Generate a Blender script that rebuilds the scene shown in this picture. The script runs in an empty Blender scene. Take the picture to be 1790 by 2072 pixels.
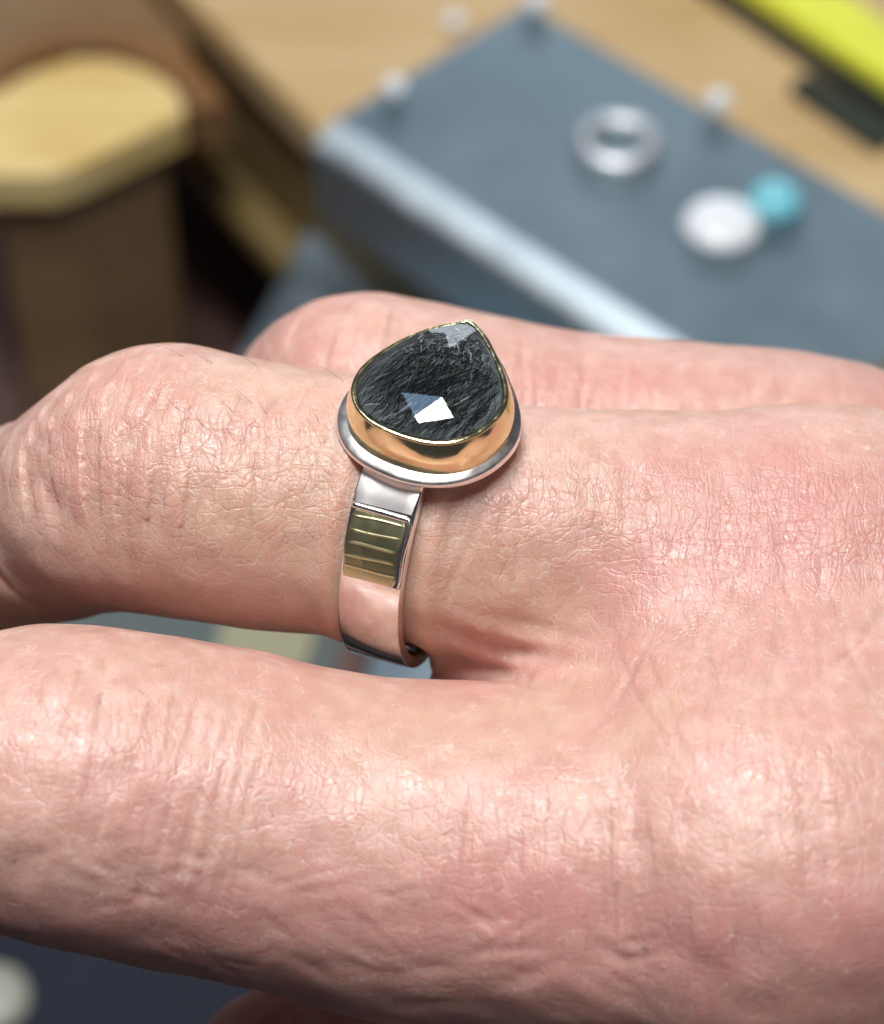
import bpy, bmesh, math, random
import numpy as np
from mathutils import Vector, Matrix, Euler

random.seed(7)
rng = np.random.default_rng(11)
scene = bpy.context.scene
col = scene.collection
MM = 0.001

# ------------------------------------------------------------------ camera
PITCH = math.radians(47.5)
FPX = 4710.0                      # focal length in units of a 1790 x 2072 picture
DIST = 150.0                      # mm from the lens to the ring
SP, CP = math.sin(PITCH), math.cos(PITCH)
RIGHT, UP, BACK = np.array([1., 0, 0]), np.array([0, SP, CP]), np.array([0, -CP, SP])
ORG = np.array([0., 0., 145.])    # the ring's centre hangs 145 mm above the bench top
VIEW = Matrix(((1, 0, 0, 0), (0, SP, -CP, 0), (0, CP, SP, 0.145), (0, 0, 0, 1)))

cam_data = bpy.data.cameras.new('camera')
cam = bpy.data.objects.new('camera', cam_data)
col.objects.link(cam)
cam.matrix_world = VIEW @ Matrix.Translation((0, 0, DIST * MM))
cam_data.sensor_fit = 'VERTICAL'
cam_data.sensor_height = 24.0
cam_data.lens = 24.0 / 2072 * FPX
cam_data.clip_start = 0.005
cam_data.clip_end = 20
cam_data.dof.use_dof = True
cam_data.dof.focus_distance = (DIST - 8.0) * MM
cam_data.dof.aperture_fstop = 20.0
scene.camera = cam

# ------------------------------------------------------------------ world and lamps
world = bpy.data.worlds.new('World')
scene.world = world
world.use_nodes = True
bg = world.node_tree.nodes['Background']
bg.inputs['Color'].default_value = (0.80, 0.86, 1.0, 1)
bg.inputs['Strength'].default_value = 0.06

def area_lamp(name, loc, target, sx, sy, watts, color):
    d = bpy.data.lights.new(name, 'AREA')
    d.shape = 'RECTANGLE'
    d.size, d.size_y, d.energy, d.color = sx, sy, watts, color
    o = bpy.data.objects.new(name, d)
    col.objects.link(o)
    o.location = loc
    o.rotation_euler = (Vector(target) - Vector(loc)).to_track_quat('-Z', 'Y').to_euler()
    return o
area_lamp('bench_lamp', (-0.05, -0.015, 0.74), (0.0, 0.02, 0.10), 0.44, 0.11, 6.2, (1.0, 0.975, 0.95))
area_lamp('back_sheen_light', (0.3, 2.3, 0.75), (0.0, 0.1, 0.05), 1.3, 0.55, 9.0, (0.80, 0.90, 1.0))  # added unseen behind the bench for sheen on the steel and stone tip

area_lamp('facet_blue_light', (-0.5, 0.62, 1.75), (0.0, 0.0, 0.14), 0.34, 0.34, 1.9, (0.42, 0.68, 1.0))  # added out of view to be mirrored blue in one stone facet
scene.view_settings.view_transform = 'Standard'
scene.view_settings.look = 'None'
scene.view_settings.exposure = 0.0
scene.view_settings.gamma = 1.0
scene.cycles.use_denoising = True
scene.cycles.use_adaptive_sampling = True
scene.cycles.adaptive_threshold = 0.03
scene.cycles.adaptive_min_samples = 16
scene.cycles.max_bounces = 14
scene.cycles.transmission_bounces = 10
scene.cycles.caustics_refractive = True
scene.cycles.caustics_reflective = True
scene.cycles.sample_clamp_indirect = 6.0

# ------------------------------------------------------------------ helpers
def view(u, v, z=0.0):
    """Point in the camera-aligned frame (mm, origin at the ring) seen at picture place u, v and depth z."""
    k = (DIST - z) / FPX
    return np.array([(u - 895) * k, (1036 - v) * k, z])
def at(u, v, h):
    """World point (mm) on the level h that the camera sees at picture place u, v."""
    d = RIGHT * (u - 895) / FPX + UP * (1036 - v) / FPX - BACK
    o = ORG + BACK * DIST
    return o + d * ((h - o[2]) / d[2])

def new_mat(name):
    m = bpy.data.materials.new(name)
    m.use_nodes = True
    nt = m.node_tree
    return m, nt, nt.nodes['Principled BSDF']
def node(nt, kind, **kw):
    n = nt.nodes.new(kind)
    for k, v in kw.items():
        if k in n.inputs.keys() if isinstance(k, str) else False:
            n.inputs[k].default_value = v
        else:
            setattr(n, k, v)
    return n
def math_n(nt, op, a, b=None, c=None, clamp=False):
    n = nt.nodes.new('ShaderNodeMath'); n.operation = op; n.use_clamp = clamp
    for i, x in enumerate((a, b, c)):
        if x is None: continue
        if isinstance(x, (int, float)): n.inputs[i].default_value = x
        else: nt.links.new(x, n.inputs[i])
    return n.outputs[0]
def mix_col(nt, fac, a, b, blend='MIX'):
    n = nt.nodes.new('ShaderNodeMix'); n.data_type = 'RGBA'; n.blend_type = blend
    for s, x in ((n.inputs[0], fac), (n.inputs[6], a), (n.inputs[7], b)):
        if isinstance(x, (int, float)): s.default_value = x
        elif isinstance(x, tuple): s.default_value = (*x, 1) if len(x) == 3 else x
        else: nt.links.new(x, s)
    return n.outputs[2]
def ramp(nt, fac, lo, hi, a=0.0, b=1.0):
    n = nt.nodes.new('ShaderNodeMapRange'); n.interpolation_type = 'SMOOTHSTEP'
    nt.links.new(fac, n.inputs[0])
    for i, x in enumerate((lo, hi, a, b)): n.inputs[i + 1].default_value = x
    return n.outputs[0]
def coords(nt, scale=(1000, 1000, 1000), kind='Object', rot=(0, 0, 0)):
    tc = nt.nodes.new('ShaderNodeTexCoord'); mp = nt.nodes.new('ShaderNodeMapping')
    nt.links.new(tc.outputs[kind], mp.inputs[0])
    mp.inputs['Scale'].default_value = scale; mp.inputs['Rotation'].default_value = rot
    return mp.outputs[0]
def noise(nt, vec, scale, detail=3, rough=0.5, out=0):
    n = nt.nodes.new('ShaderNodeTexNoise'); nt.links.new(vec, n.inputs['Vector'])
    n.inputs['Scale'].default_value = scale; n.inputs['Detail'].default_value = detail; n.inputs['Roughness'].default_value = rough
    return n.outputs[out]
def bump(nt, height, strength, dist, bsdf):
    b = nt.nodes.new('ShaderNodeBump'); b.inputs['Strength'].default_value = strength; b.inputs['Distance'].default_value = dist
    nt.links.new(height, b.inputs['Height']); nt.links.new(b.outputs[0], bsdf.inputs['Normal'])
    return b

def link(name, me, m=None, parent=None, smooth=False):
    if isinstance(me, bmesh.types.BMesh):
        bm = me; me = bpy.data.meshes.new(name); bm.to_mesh(me); bm.free()
    o = bpy.data.objects.new(name, me)
    col.objects.link(o)
    if m: me.materials.append(m)
    if parent: o.parent = parent
    if smooth: me.polygons.foreach_set('use_smooth', [True] * len(me.polygons))
    return o
def tag(o, label, cat, group=None):
    o['label'] = label; o['category'] = cat
    if group: o['group'] = group
    return o
def empty(name, loc):
    o = bpy.data.objects.new(name, None); o.empty_display_size = 0.01
    col.objects.link(o); o.location = loc
    return o
def from_np(name, V, F, m=None, parent=None, smooth=False):
    me = bpy.data.meshes.new(name)
    me.from_pydata([tuple(map(float, p)) for p in V], [], [tuple(map(int, f)) for f in F])
    me.update()
    return link(name, me, m, parent, smooth)
def prism(name, pts, h, m, parent=None, base=(0, 0, 0), bev=0.0, seg=2, smooth=False):
    """Upright prism over world points pts (mm, in plan), from pts' z down by h."""
    bm = bmesh.new()
    b = np.array(base, float)
    top = [bm.verts.new(Vector((np.array(p) - b) * MM)) for p in pts]
    bot = [bm.verts.new(Vector((np.array(p) - b - np.array([0, 0, h])) * MM)) for p in pts]
    n = len(pts)
    bm.faces.new(top); bm.faces.new(bot[::-1])
    for i in range(n):
        bm.faces.new((top[i], bot[i], bot[(i + 1) % n], top[(i + 1) % n]))
    bmesh.ops.recalc_face_normals(bm, faces=bm.faces)
    if bev:
        bmesh.ops.bevel(bm, geom=list(bm.edges), offset=bev * MM, segments=seg, profile=0.5, affect='EDGES')
    return link(name, bm, m, parent, smooth)

# ------------------------------------------------------------------ materials
def wood(name, c1, c2, rough=0.5, rot=0.0, spec=0.5):
    m, nt, b = new_mat(name)
    v = coords(nt, (45, 400, 400), rot=(0, 0, rot))
    n1 = noise(nt, v, 1.0, 5, 0.6); n2 = noise(nt, coords(nt, (12, 60, 60), rot=(0, 0, rot)), 1.0, 2)
    f = math_n(nt, 'ADD', math_n(nt, 'MULTIPLY', n1, 0.6), math_n(nt, 'MULTIPLY', n2, 0.5))
    nt.links.new(mix_col(nt, ramp(nt, f, 0.35, 0.75), c1, c2), b.inputs['Base Color'])
    b.inputs['Roughness'].default_value = rough
    bump(nt, n1, 0.4, 0.0004, b)
    return m
def metal(name, c, rough, scratch=0.0, sc=(3000, 150, 150), bumpd=0.0):
    m, nt, b = new_mat(name)
    b.inputs['Metallic'].default_value = 1.0
    n = noise(nt, coords(nt, sc), 1.0, 3, 0.6)
    nt.links.new(mix_col(nt, n, tuple(x * 0.90 for x in c), c), b.inputs['Base Color'])
    nt.links.new(ramp(nt, n, 0.3, 0.75, rough * (1 - scratch), rough * (1 + scratch)), b.inputs['Roughness'])
    if bumpd: bump(nt, n, 1.0, bumpd, b)
    return m
def plain(name, c, rough=0.5, var=0.15, sc=60, bumpd=0.0):
    m, nt, b = new_mat(name)
    n = noise(nt, coords(nt, (sc,) * 3), 1.0, 4, 0.6)
    nt.links.new(mix_col(nt, n, tuple(x * (1 - var) for x in c), tuple(min(1, x * (1 + var)) for x in c)), b.inputs['Base Color'])
    b.inputs['Roughness'].default_value = rough
    if bumpd: bump(nt, n, 1.0, bumpd, b)
    return m
GRAIN = math.radians(35)
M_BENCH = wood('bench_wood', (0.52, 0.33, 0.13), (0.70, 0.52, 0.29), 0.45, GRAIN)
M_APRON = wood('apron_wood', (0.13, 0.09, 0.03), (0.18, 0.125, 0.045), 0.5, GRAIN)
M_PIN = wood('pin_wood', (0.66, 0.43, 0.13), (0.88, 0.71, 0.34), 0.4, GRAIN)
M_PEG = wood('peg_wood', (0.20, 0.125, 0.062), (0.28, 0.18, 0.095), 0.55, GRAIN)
M_RIM = wood('rim_wood', (0.20, 0.095, 0.032), (0.27, 0.13, 0.045), 0.4, 0)
M_TRAY = plain('brown_leather', (0.11, 0.06, 0.05), 0.6, 0.4, 25, 0.0003)
M_FLOOR = plain('floor_dark', (0.04, 0.03, 0.03), 0.7, 0.3, 15)
M_STEEL = metal('steel', (0.34, 0.43, 0.48), 0.47, 0.16, (30, 30, 30))
M_PLATE = metal('plate_steel', (0.40, 0.50, 0.57), 0.5, 0.2, (100, 100, 100))
M_SILVER = metal('silver', (0.93, 0.91, 0.88), 0.07, 0.5, (900, 900, 900), 0.000004)
M_SILVER2 = metal('silver_satin', (0.90, 0.89, 0.87), 0.22, 0.3, (400, 400, 400))
M_SATIN = metal('satin_silver', (0.90, 0.92, 0.94), 0.5, 0.15, (300, 300, 300))
M_GOLD = metal('gold', (0.86, 0.75, 0.45), 0.13, 0.4, (900, 900, 900), 0.000004)
M_GOLDEDGE = metal('gold_edge', (0.85, 0.76, 0.45), 0.22, 0.4, (1500, 1500, 1500), 0.00004)
M_REFLECTION = metal('reflection_olive', (0.60, 0.59, 0.34), 0.34, 0.15, (500, 500, 500), 0.000002)  # olive tone of the reflection shown on the silver band
M_YELLOW = plain('yellow_plastic', (0.80, 0.90, 0.055), 0.4, 0.28, 110)
M_BLACK = plain('black_rubber', (0.03, 0.04, 0.035), 0.55, 0.3, 60)
M_NAVY = plain('navy_cloth', (0.010, 0.014, 0.028), 0.85, 0.3, 40, 0.0004)
M_KHAKI = plain('khaki_card', (0.34, 0.33, 0.21), 0.6, 0.1, 40)
M_GREY = plain('grey_card', (0.10, 0.125, 0.125), 0.6, 0.15, 40)
M_WHITE = plain('milky_stone', (0.84, 0.88, 0.92), 0.07, 0.05, 60)
M_TEAL = plain('teal_stone', (0.20, 0.60, 0.70), 0.06, 0.15, 60)

# ------------------------------------------------------------------ setting
fl = prism('floor', [(-900, -900, -420), (900, -900, -420), (900, 1500, -420), (-900, 1500, -420)], 20, M_FLOOR)
fl['kind'] = 'structure'

# workbench: top board with its front edge running under the steel block
e0, e1 = at(390, 0, 0), at(640, 255, 0)
ed = (e1 - e0) / np.linalg.norm(e1 - e0)
en = np.array([-ed[1], ed[0], 0])
if en[1] < 0: en = -en                                   # into the bench
bench = empty('workbench', Vector(e1 * MM))
tag(bench, 'pale wooden jeweller workbench top with dark front edge behind the hand', 'workbench')
far0, far1 = e0 - ed * 400, e1 + ed * 500
top_pts = [far0, far1, far1 + en * 700, far0 + en * 700]
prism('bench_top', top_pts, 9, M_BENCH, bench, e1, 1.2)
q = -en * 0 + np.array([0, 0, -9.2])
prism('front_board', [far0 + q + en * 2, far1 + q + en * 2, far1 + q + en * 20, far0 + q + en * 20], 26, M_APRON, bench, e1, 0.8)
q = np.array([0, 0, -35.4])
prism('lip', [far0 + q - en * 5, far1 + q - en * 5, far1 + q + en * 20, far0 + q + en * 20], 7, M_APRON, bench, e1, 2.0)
# hanging catch skin under the bench
tray = prism('catch_tray', [np.array(p, float) for p in ((-260, 60, -88), (300, 60, -88), (300, 420, -88), (-260, 420, -88))], 4, M_TRAY)
tag(tray, 'dark brown leather catch tray hanging low under the bench edge', 'tray')
tray.data.update()

# ------------------------------------------------------------------ hand (one continuous surface)
def catmull(P, n=5):
    P = np.array(P, float); Q = np.vstack([2 * P[0] - P[1], P, 2 * P[-1] - P[-2]]); out = []
    for i in range(1, len(Q) - 2):
        p0, p1, p2, p3 = Q[i - 1:i + 3]
        for k in range(n):
            t = k / n
            out.append(0.5 * (2 * p1 + (p2 - p0) * t + (2 * p0 - 5 * p1 + 4 * p2 - p3) * t * t + (3 * p1 - p0 - 3 * p2 + p3) * t ** 3))
    out.append(P[-1]); return np.array(out)
def chain(rows, n=5):
    return catmull([np.append(view(u, v, z), r) for u, v, z, r in rows], n)
CH_A = chain([(-620, 2150, -48, 5.5), (-560, 2000, -32, 7.2), (-400, 1760, -10, 7.9), (-110, 1600, 5, 8.3), (30, 1582, 8, 9.0), (150, 1590, 9, 9.75),
              (400, 1634, 7.8, 10.1), (600, 1676, 7.3, 10.15), (850, 1722, 7.2, 10.5), (1150, 1750, 7.9, 11.1), (1360, 1742, 8, 11.7), (1510, 1728, 8, 13.3), (1640, 1722, 7, 13.5),
              (1900, 1700, 2, 13.5), (2500, 1640, -8, 14)], 8)
CH_B = chain([(-260, 1560, -52, 5.2), (-240, 1400, -40, 6.3), (-120, 1210, -24, 6.8), (0, 1090, -13, 7.0), (70, 1062, -10, 7.1), (105, 1054, -8, 7.0), (172, 1026, -5, 7.15), (250, 992, -2.2, 8.05), (345, 975, -1, 8.85),
              (500, 998, 0, 8.7), (680, 1020, 0, 8.55), (840, 1046, 0, 8.35), (1050, 1085, 0, 8.4), (1250, 1108, -1, 8.9), (1450, 1120, -1.5, 9.3),
              (1640, 1132, -2.5, 10.2), (1760, 1150, -4, 10.1), (1900, 1200, -8, 9.8), (2500, 1330, -16, 12)], 7)
CH_C = chain([(760, 1110, -52, 5), (640, 1090, -48, 5.6), (590, 970, -37, 6.4), (640, 858, -24, 7.2), (715, 816, -18.5, 7.9), (800, 828, -18, 8.0),
              (932, 852, -18, 7.95), (1174, 898, -19, 8.0), (1400, 925, -19.5, 8.3), (1640, 965, -21, 8.9), (1860, 1060, -25, 9.6), (2500, 1300, -36, 12)])
CH_D = chain([(560, 2180, -14, 6.2), (660, 2170, -12, 7.0), (900, 2240, -9, 8.5), (1300, 2300, -6, 10.5), (1800, 2250, -6, 13), (2500, 2000, -14, 15)])
CH_M = chain([(1270, 1480, -9, 6), (1500, 1470, -7, 9.0), (1800, 1480, -7, 11), (2500, 1500, -14, 14)])
CH_W = chain([(975, 1392, -5, 3.8), (1015, 1382, -3.2, 4.5), (1100, 1385, -3.2, 5.4), (1200, 1400, -4, 6.4), (1400, 1450, -6, 7.5)])
CH_N = chain([(1500, 1120, -18, 7), (1800, 1150, -18, 9), (2500, 1330, -26, 12)])
CH_P = chain([(1400, 1900, -18, 12), (1900, 1800, -24, 15), (2500, 1650, -30, 17)])

def tube(P, ch, extra=False):
    best = np.full(len(P), 1e3, np.float32); bt = np.zeros(len(P), np.float32)
    seg = np.linalg.norm(np.diff(ch[:, :3], axis=0), axis=1); cum = np.r_[0, np.cumsum(seg)]
    if extra: bc = np.zeros((len(P), 3), np.float32)
    for i in range(len(ch) - 1):
        a, b = ch[i, :3].astype(np.float32), ch[i + 1, :3].astype(np.float32)
        d = b - a; L = float(d @ d)
        t = np.clip(((P - a) @ d) / L, 0, 1)
        c = a + t[:, None] * d
        dd = np.sqrt(((P - c) ** 2).sum(1)) - (ch[i, 3] + t * (ch[i + 1, 3] - ch[i, 3]))
        k = dd < best
        best[k] = dd[k]
        if extra:
            bt[k] = (cum[i] + t * seg[i])[k]; bc[k] = c[k]
    return (best, bt, bc) if extra else best
def smin(a, b, k):
    h = np.maximum(k - np.abs(a - b), 0) / k
    return np.minimum(a, b) - h * h * k * 0.25
def sstep(x, a, b):
    t = np.clip((x - a) / (b - a), 0, 1); return t * t * (3 - 2 * t)
X_OF = lambda u: (u - 895) / 31.4
def hand_sdf(P):
    a, b, c, d = (tube(P, ch) for ch in (CH_A, CH_B, CH_C, CH_D))
    x = P[:, 0]
    k_ab = 0.6 + 9.5 * sstep(x, X_OF(840), X_OF(1330))
    k_bc = 0.5 + 3.5 * sstep(x, X_OF(1250), X_OF(1800))
    s = smin(a, b, k_ab)
    s = smin(s, c, k_bc)
    s = smin(s, tube(P, CH_M), 0.5 + 8.0 * sstep(x, X_OF(1000), X_OF(1400)))
    s = smin(s, tube(P, CH_W), 2.6 + 4 * sstep(x, X_OF(950), X_OF(1200)))
    s = smin(s, tube(P, CH_N), 3.0)
    s = smin(s, tube(P, CH_P), 5.0)
    s = smin(s, d, 0.5 + 5 * sstep(x, X_OF(1300), X_OF(1900)))
    return s

H = 0.46
lo = np.array([-50., -46., -62.]); dims = (np.array([58., 26., 24.]) - lo) / H
B = 4
nb = np.ceil(dims / B).astype(int); N = nb * B + 1
ci = np.stack(np.meshgrid(*[np.arange(n) for n in nb], indexing='ij'), -1).reshape(-1, 3)
cc = (lo + (ci + 0.5) * B * H).astype(np.float32)
cs = hand_sdf(cc)
near = np.abs(cs) < B * H * 0.87 + 1.2
F = np.full(N, 9.0, np.float32)
big = np.zeros(nb, np.float32); big[tuple(ci.T)] = cs
F[:-1, :-1, :-1] = big.repeat(B, 0).repeat(B, 1).repeat(B, 2)
sel = np.zeros(nb + 2, bool); sel[tuple((ci[near] + 1).T)] = True
mask = np.zeros(N, bool)
o4 = np.stack(np.meshgrid(*[np.arange(B + 1)] * 3, indexing='ij'), -1).reshape(-1, 3)
for s0 in o4:
    mask[tuple((ci[near] * B + s0).T)] = True
gi = np.argwhere(mask)
F[mask] = hand_sdf((lo + gi * H).astype(np.float32))
# surface nets
neg = F < 0
cnt = np.zeros(N - 1, np.int8)
for s0 in np.ndindex(2, 2, 2):
    cnt += neg[s0[0]:N[0] - 1 + s0[0], s0[1]:N[1] - 1 + s0[1], s0[2]:N[2] - 1 + s0[2]]
act = np.argwhere((cnt > 0) & (cnt < 8))
idx = np.full(N - 1, -1, np.int64); idx[tuple(act.T)] = np.arange(len(act))
acc = np.zeros((len(act), 3)); num = np.zeros(len(act))
corners = list(np.ndindex(2, 2, 2))
for c0 in corners:
    for ax in range(3):
        if c0[ax]: continue
        c1 = list(c0); c1[ax] = 1
        fa = F[tuple((act + c0).T)]; fb = F[tuple((act + c1).T)]
        k = (fa < 0) != (fb < 0)
        t = fa[k] / (fa[k] - fb[k])
        p = np.tile(np.array(c0, float), (k.sum(), 1)); p[:, ax] += t
        acc[k] += p; num[k] += 1
V = lo + (act + acc / num[:, None]) * H
quads = []
for ax in range(3):
    n1, n2 = [i for i in range(3) if i != ax]
    sh = [slice(None)] * 3; sh2 = [slice(None)] * 3
    sh[ax] = slice(0, -1); sh2[ax] = slice(1, None)
    e = np.argwhere(neg[tuple(sh)] != neg[tuple(sh2)])
    e = e[(e[:, n1] > 0) & (e[:, n2] > 0) & (e[:, n1] < N[n1] - 1) & (e[:, n2] < N[n2] - 1)]
    d1 = np.zeros(3, int); d1[n1] = 1; d2 = np.zeros(3, int); d2[n2] = 1
    q4 = np.stack([idx[tuple((e - d1 - d2).T)], idx[tuple((e - d2).T)], idx[tuple(e.T)], idx[tuple((e - d1).T)]], 1)
    s0 = neg[tuple(e.T)]
    flip = s0 if ax != 1 else ~s0
    q4[~flip] = q4[~flip][:, ::-1]
    quads.append(q4[(q4 >= 0).all(1)])
quads = np.vstack(quads)

def np_mesh(name, V, Q):
    me = bpy.data.meshes.new(name)
    me.vertices.add(len(V)); me.vertices.foreach_set('co', V.astype(np.float32).ravel())
    me.loops.add(Q.size); me.loops.foreach_set('vertex_index', Q.astype(np.int32).ravel())
    me.polygons.add(len(Q)); me.polygons.foreach_set('loop_start', np.arange(0, Q.size, Q.shape[1], dtype=np.int32))
    me.update(calc_edges=True); me.validate()
    return me
me0 = np_mesh('hand_coarse', V, quads)
tmp = bpy.data.objects.new('hand_coarse', me0); col.objects.link(tmp)
sm = tmp.modifiers.new('s', 'SMOOTH'); sm.factor = 0.5; sm.iterations = 9
sd = tmp.modifiers.new('d', 'SUBSURF'); sd.levels = 1; sd.render_levels = 1
dg = bpy.context.evaluated_depsgraph_get()
ev = tmp.evaluated_get(dg)
me1 = bpy.data.meshes.new_from_object(ev)
bpy.data.objects.remove(tmp); bpy.data.meshes.remove(me0)
nv = len(me1.vertices)
_c = np.empty(nv * 3, np.float32); me1.vertices.foreach_get('co', _c)
_n = np.empty(nv * 3, np.float32); me1.vertices.foreach_get('normal', _n)
_p = _c.reshape(-1, 3)[::200]; _m = _n.reshape(-1, 3)[::200]
if (hand_sdf(_p + 0.3 * _m) - hand_sdf(_p - 0.3 * _m)).mean() < 0: me1.flip_normals()
V = np.empty(nv * 3, np.float32); me1.vertices.foreach_get('co', V); V = V.reshape(-1, 3)
NRM = np.empty(nv * 3, np.float32); me1.vertices.foreach_get('normal', NRM); NRM = NRM.reshape(-1, 3)
print('hand verts', nv)

def wob(x, y, seed, f=1.0):
    r = np.random.default_rng(seed); s = 0
    for _ in range(4):
        a, b, ph = r.uniform(-1, 1) * f, r.uniform(-1, 1) * f, r.uniform(0, 6.28)
        s = s + np.sin(a * x + b * y + ph)
    return s / 2
# where each point lies along and around its finger
fing = []
for ch in (CH_A, CH_B, CH_C):
    d, t, c = tube(V, ch, True)
    r = V - c
    phi = np.arctan2(r[:, 1], r[:, 2])       # 0 faces the camera, + is up
    fing.append((d, t, phi, ch))
dist = np.stack([f[0] for f in fing])
own = dist.argmin(0)
WT = np.exp(-np.maximum(dist - dist.min(0), 0) / 1.3); WT /= WT.sum(0)
U = V[:, 0] / ((DIST - V[:, 2]) / FPX) + 895; W = 1036 - V[:, 1] / ((DIST - V[:, 2]) / FPX)   # picture place, for laying out marks
disp = np.zeros(nv, np.float32)
def t_at(ch, u):
    seg = np.linalg.norm(np.diff(ch[:, :3], axis=0), axis=1); cum = np.r_[0, np.cumsum(seg)]
    uu = ch[:, 0] / ((DIST - ch[:, 2]) / FPX) + 895
    return float(np.interp(u, uu[np.argmax(np.diff(uu, append=9e9) > 0):], cum[np.argmax(np.diff(uu, append=9e9) > 0):]))
def creases(k, rows, seed):
    """rows: place u along finger k, depth mm, width mm, middle angle, half angle, slant, wobble"""
    d, t, phi, ch = fing[k]
    out = np.zeros(nv, np.float32); m = WT[k] > .03
    tt, ph = t[m], phi[m]
    acc = np.zeros(m.sum(), np.float32)
    for i, (u, dep, wid, pm, ph_h, sl, wb) in enumerate(rows):
        t0 = t_at(ch, u)
        dp = ph - pm
        x = tt - t0 - sl * 4 * np.where(dp > 0, dp, .15 * dp) - wb * wob(ph * 4, ph * 1.3 + i, seed + i, 1.3)
        fade = np.exp(-np.maximum(np.abs(ph - pm) - ph_h * 0.6, 0) ** 2 / (ph_h * 0.35) ** 2)
        acc += 1.3 * fade * dep * (-np.exp(-(x / wid) ** 2) + 0.28 * np.exp(-((np.abs(x) - 2.2 * wid) / (1.3 * wid)) ** 2))
    out[m] = acc * WT[k][m]
    return out
r = random.Random(3)
rowsB = []
for u in (178, 212, 262, 300, 335, 372, 405, 442, 478, 512, 548, 590, 640):
    k = math.exp(-((u - 300) / 190) ** 2)
    rowsB.append((u + r.uniform(-6, 6), 0.05 + 0.15 * k, 0.20 + 0.10 * k + r.uniform(0, .06), r.uniform(.1, .4), r.uniform(.5, .85), r.uniform(.22, .5), 0.3))
rowsB += [(128, 0.26, 0.45, 0.1, 1.0, -.05, .3), (158, 0.18, 0.3, 0.5, .7, .0, .3)]
for u in range(-60, 120, 15):
    rowsB.append((u, 0.07, 0.22, 0.2, 0.9, -.05, .15))
for u in range(880, 1700, 42):
    rowsB.append((u + r.uniform(-14, 14), 0.035 + r.uniform(0, .05), 0.22, r.uniform(-.2, .5), r.uniform(.3, .6), r.uniform(-.15, .1), .5))
disp += creases(1, rowsB, 100)
rowsA = []
for u in range(10, 520, 27):
    k = math.exp(-((u - 150) / 170) ** 2)
    rowsA.append((u + r.uniform(-8, 8), 0.04 + 0.10 * k, 0.22 + 0.1 * k, r.uniform(-.05, .35), r.uniform(.45, .75), r.uniform(.1, .35), 0.35))
for u in range(560, 1000, 36):
    rowsA.append((u + r.uniform(-12, 12), 0.015 + r.uniform(0, .02), 0.25, r.uniform(-.2, .4), r.uniform(.25, .5), r.uniform(-.1, .1), .4))
for u in range(980, 1560, 38):
    rowsA.append((u + r.uniform(-12, 12), 0.06 + r.uniform(0, .08), 0.3, r.uniform(-.15, .2), r.uniform(.3, .5), r.uniform(-.05, .05), .35))
disp += creases(0, rowsA, 200)
rowsC = [(600 + i * 26, 0.10, 0.3, .3, .8, r.uniform(-.1, .1), .3) for i in range(7)]
rowsC += [(800 + i * 45 + r.uniform(-15, 15), 0.035, 0.25, .2, .8, r.uniform(-.2, .2), .5) for i in range(20)]
disp += creases(2, rowsC, 300)
# fan of fine lines in the hollow between the knuckles
fan = np.exp(-(((U - 1420) / 330) ** 2 + ((W - 1350) / 150) ** 2))
for i in range(26):
    a0 = r.uniform(-.6, .9); cx, cy = r.uniform(1050, 1760), r.uniform(1180, 1480)
    x = ((U - cx) * math.cos(a0) + (W - cy) * math.sin(a0)) / 31.4; y = (-(U - cx) * math.sin(a0) + (W - cy) * math.cos(a0)) / 31.4
    x = x - 0.35 * wob(y, y * .3, 400 + i, .8)
    disp += -0.10 * np.exp(-(x / 0.24) ** 2) * np.exp(-(y / r.uniform(2, 4.5)) ** 2)
# loose folds along the shaded underside of the near finger
for i in range(70):
    a0 = r.uniform(.25, .75) if i % 5 < 3 else r.uniform(-.4, -.1)
    cx = r.uniform(100, 1350); cy = 1790 + .20 * (cx - 200) + r.uniform(-110, 130)
    x = ((U - cx) * math.cos(a0) + (W - cy) * math.sin(a0)) / 31.4; y = (-(U - cx) * math.sin(a0) + (W - cy) * math.cos(a0)) / 31.4
    y = y - 0.3 * wob(x, x * .4, 500 + i, .7)
    wd_ = r.uniform(.18, .42)
    disp += -r.uniform(.02, .06) * (np.exp(-(y / wd_) ** 2) - .45 * np.exp(-((np.abs(y) - 2.1 * wd_) / (1.2 * wd_)) ** 2)) * np.exp(-(x / r.uniform(1.0, 2.8)) ** 2) * WT[0]
# creased web next to the ring
web = np.exp(-(((U - 1010) / 130) ** 2 + ((W - 1320) / 60) ** 2))
disp += -web * 0.25 * np.sin(V[:, 0] * 0.9 + V[:, 1] * 3.4 + wob(V[:, 0], V[:, 2], 77, .5) * 1.5)
# low relief: tendons, veins and small unevenness
disp += 0.10 * wob(V[:, 0] * .45, V[:, 1] * .6 + V[:, 2] * .5, 5, 1) + 0.035 * wob(V[:, 0] * 1.3, V[:, 1] * 1.6 + V[:, 2], 6, 1)
disp += 0.03 * wob(V[:, 0] * 2.6, V[:, 1] * 2.2 - V[:, 2] * 1.5, 8, 1)
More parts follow.
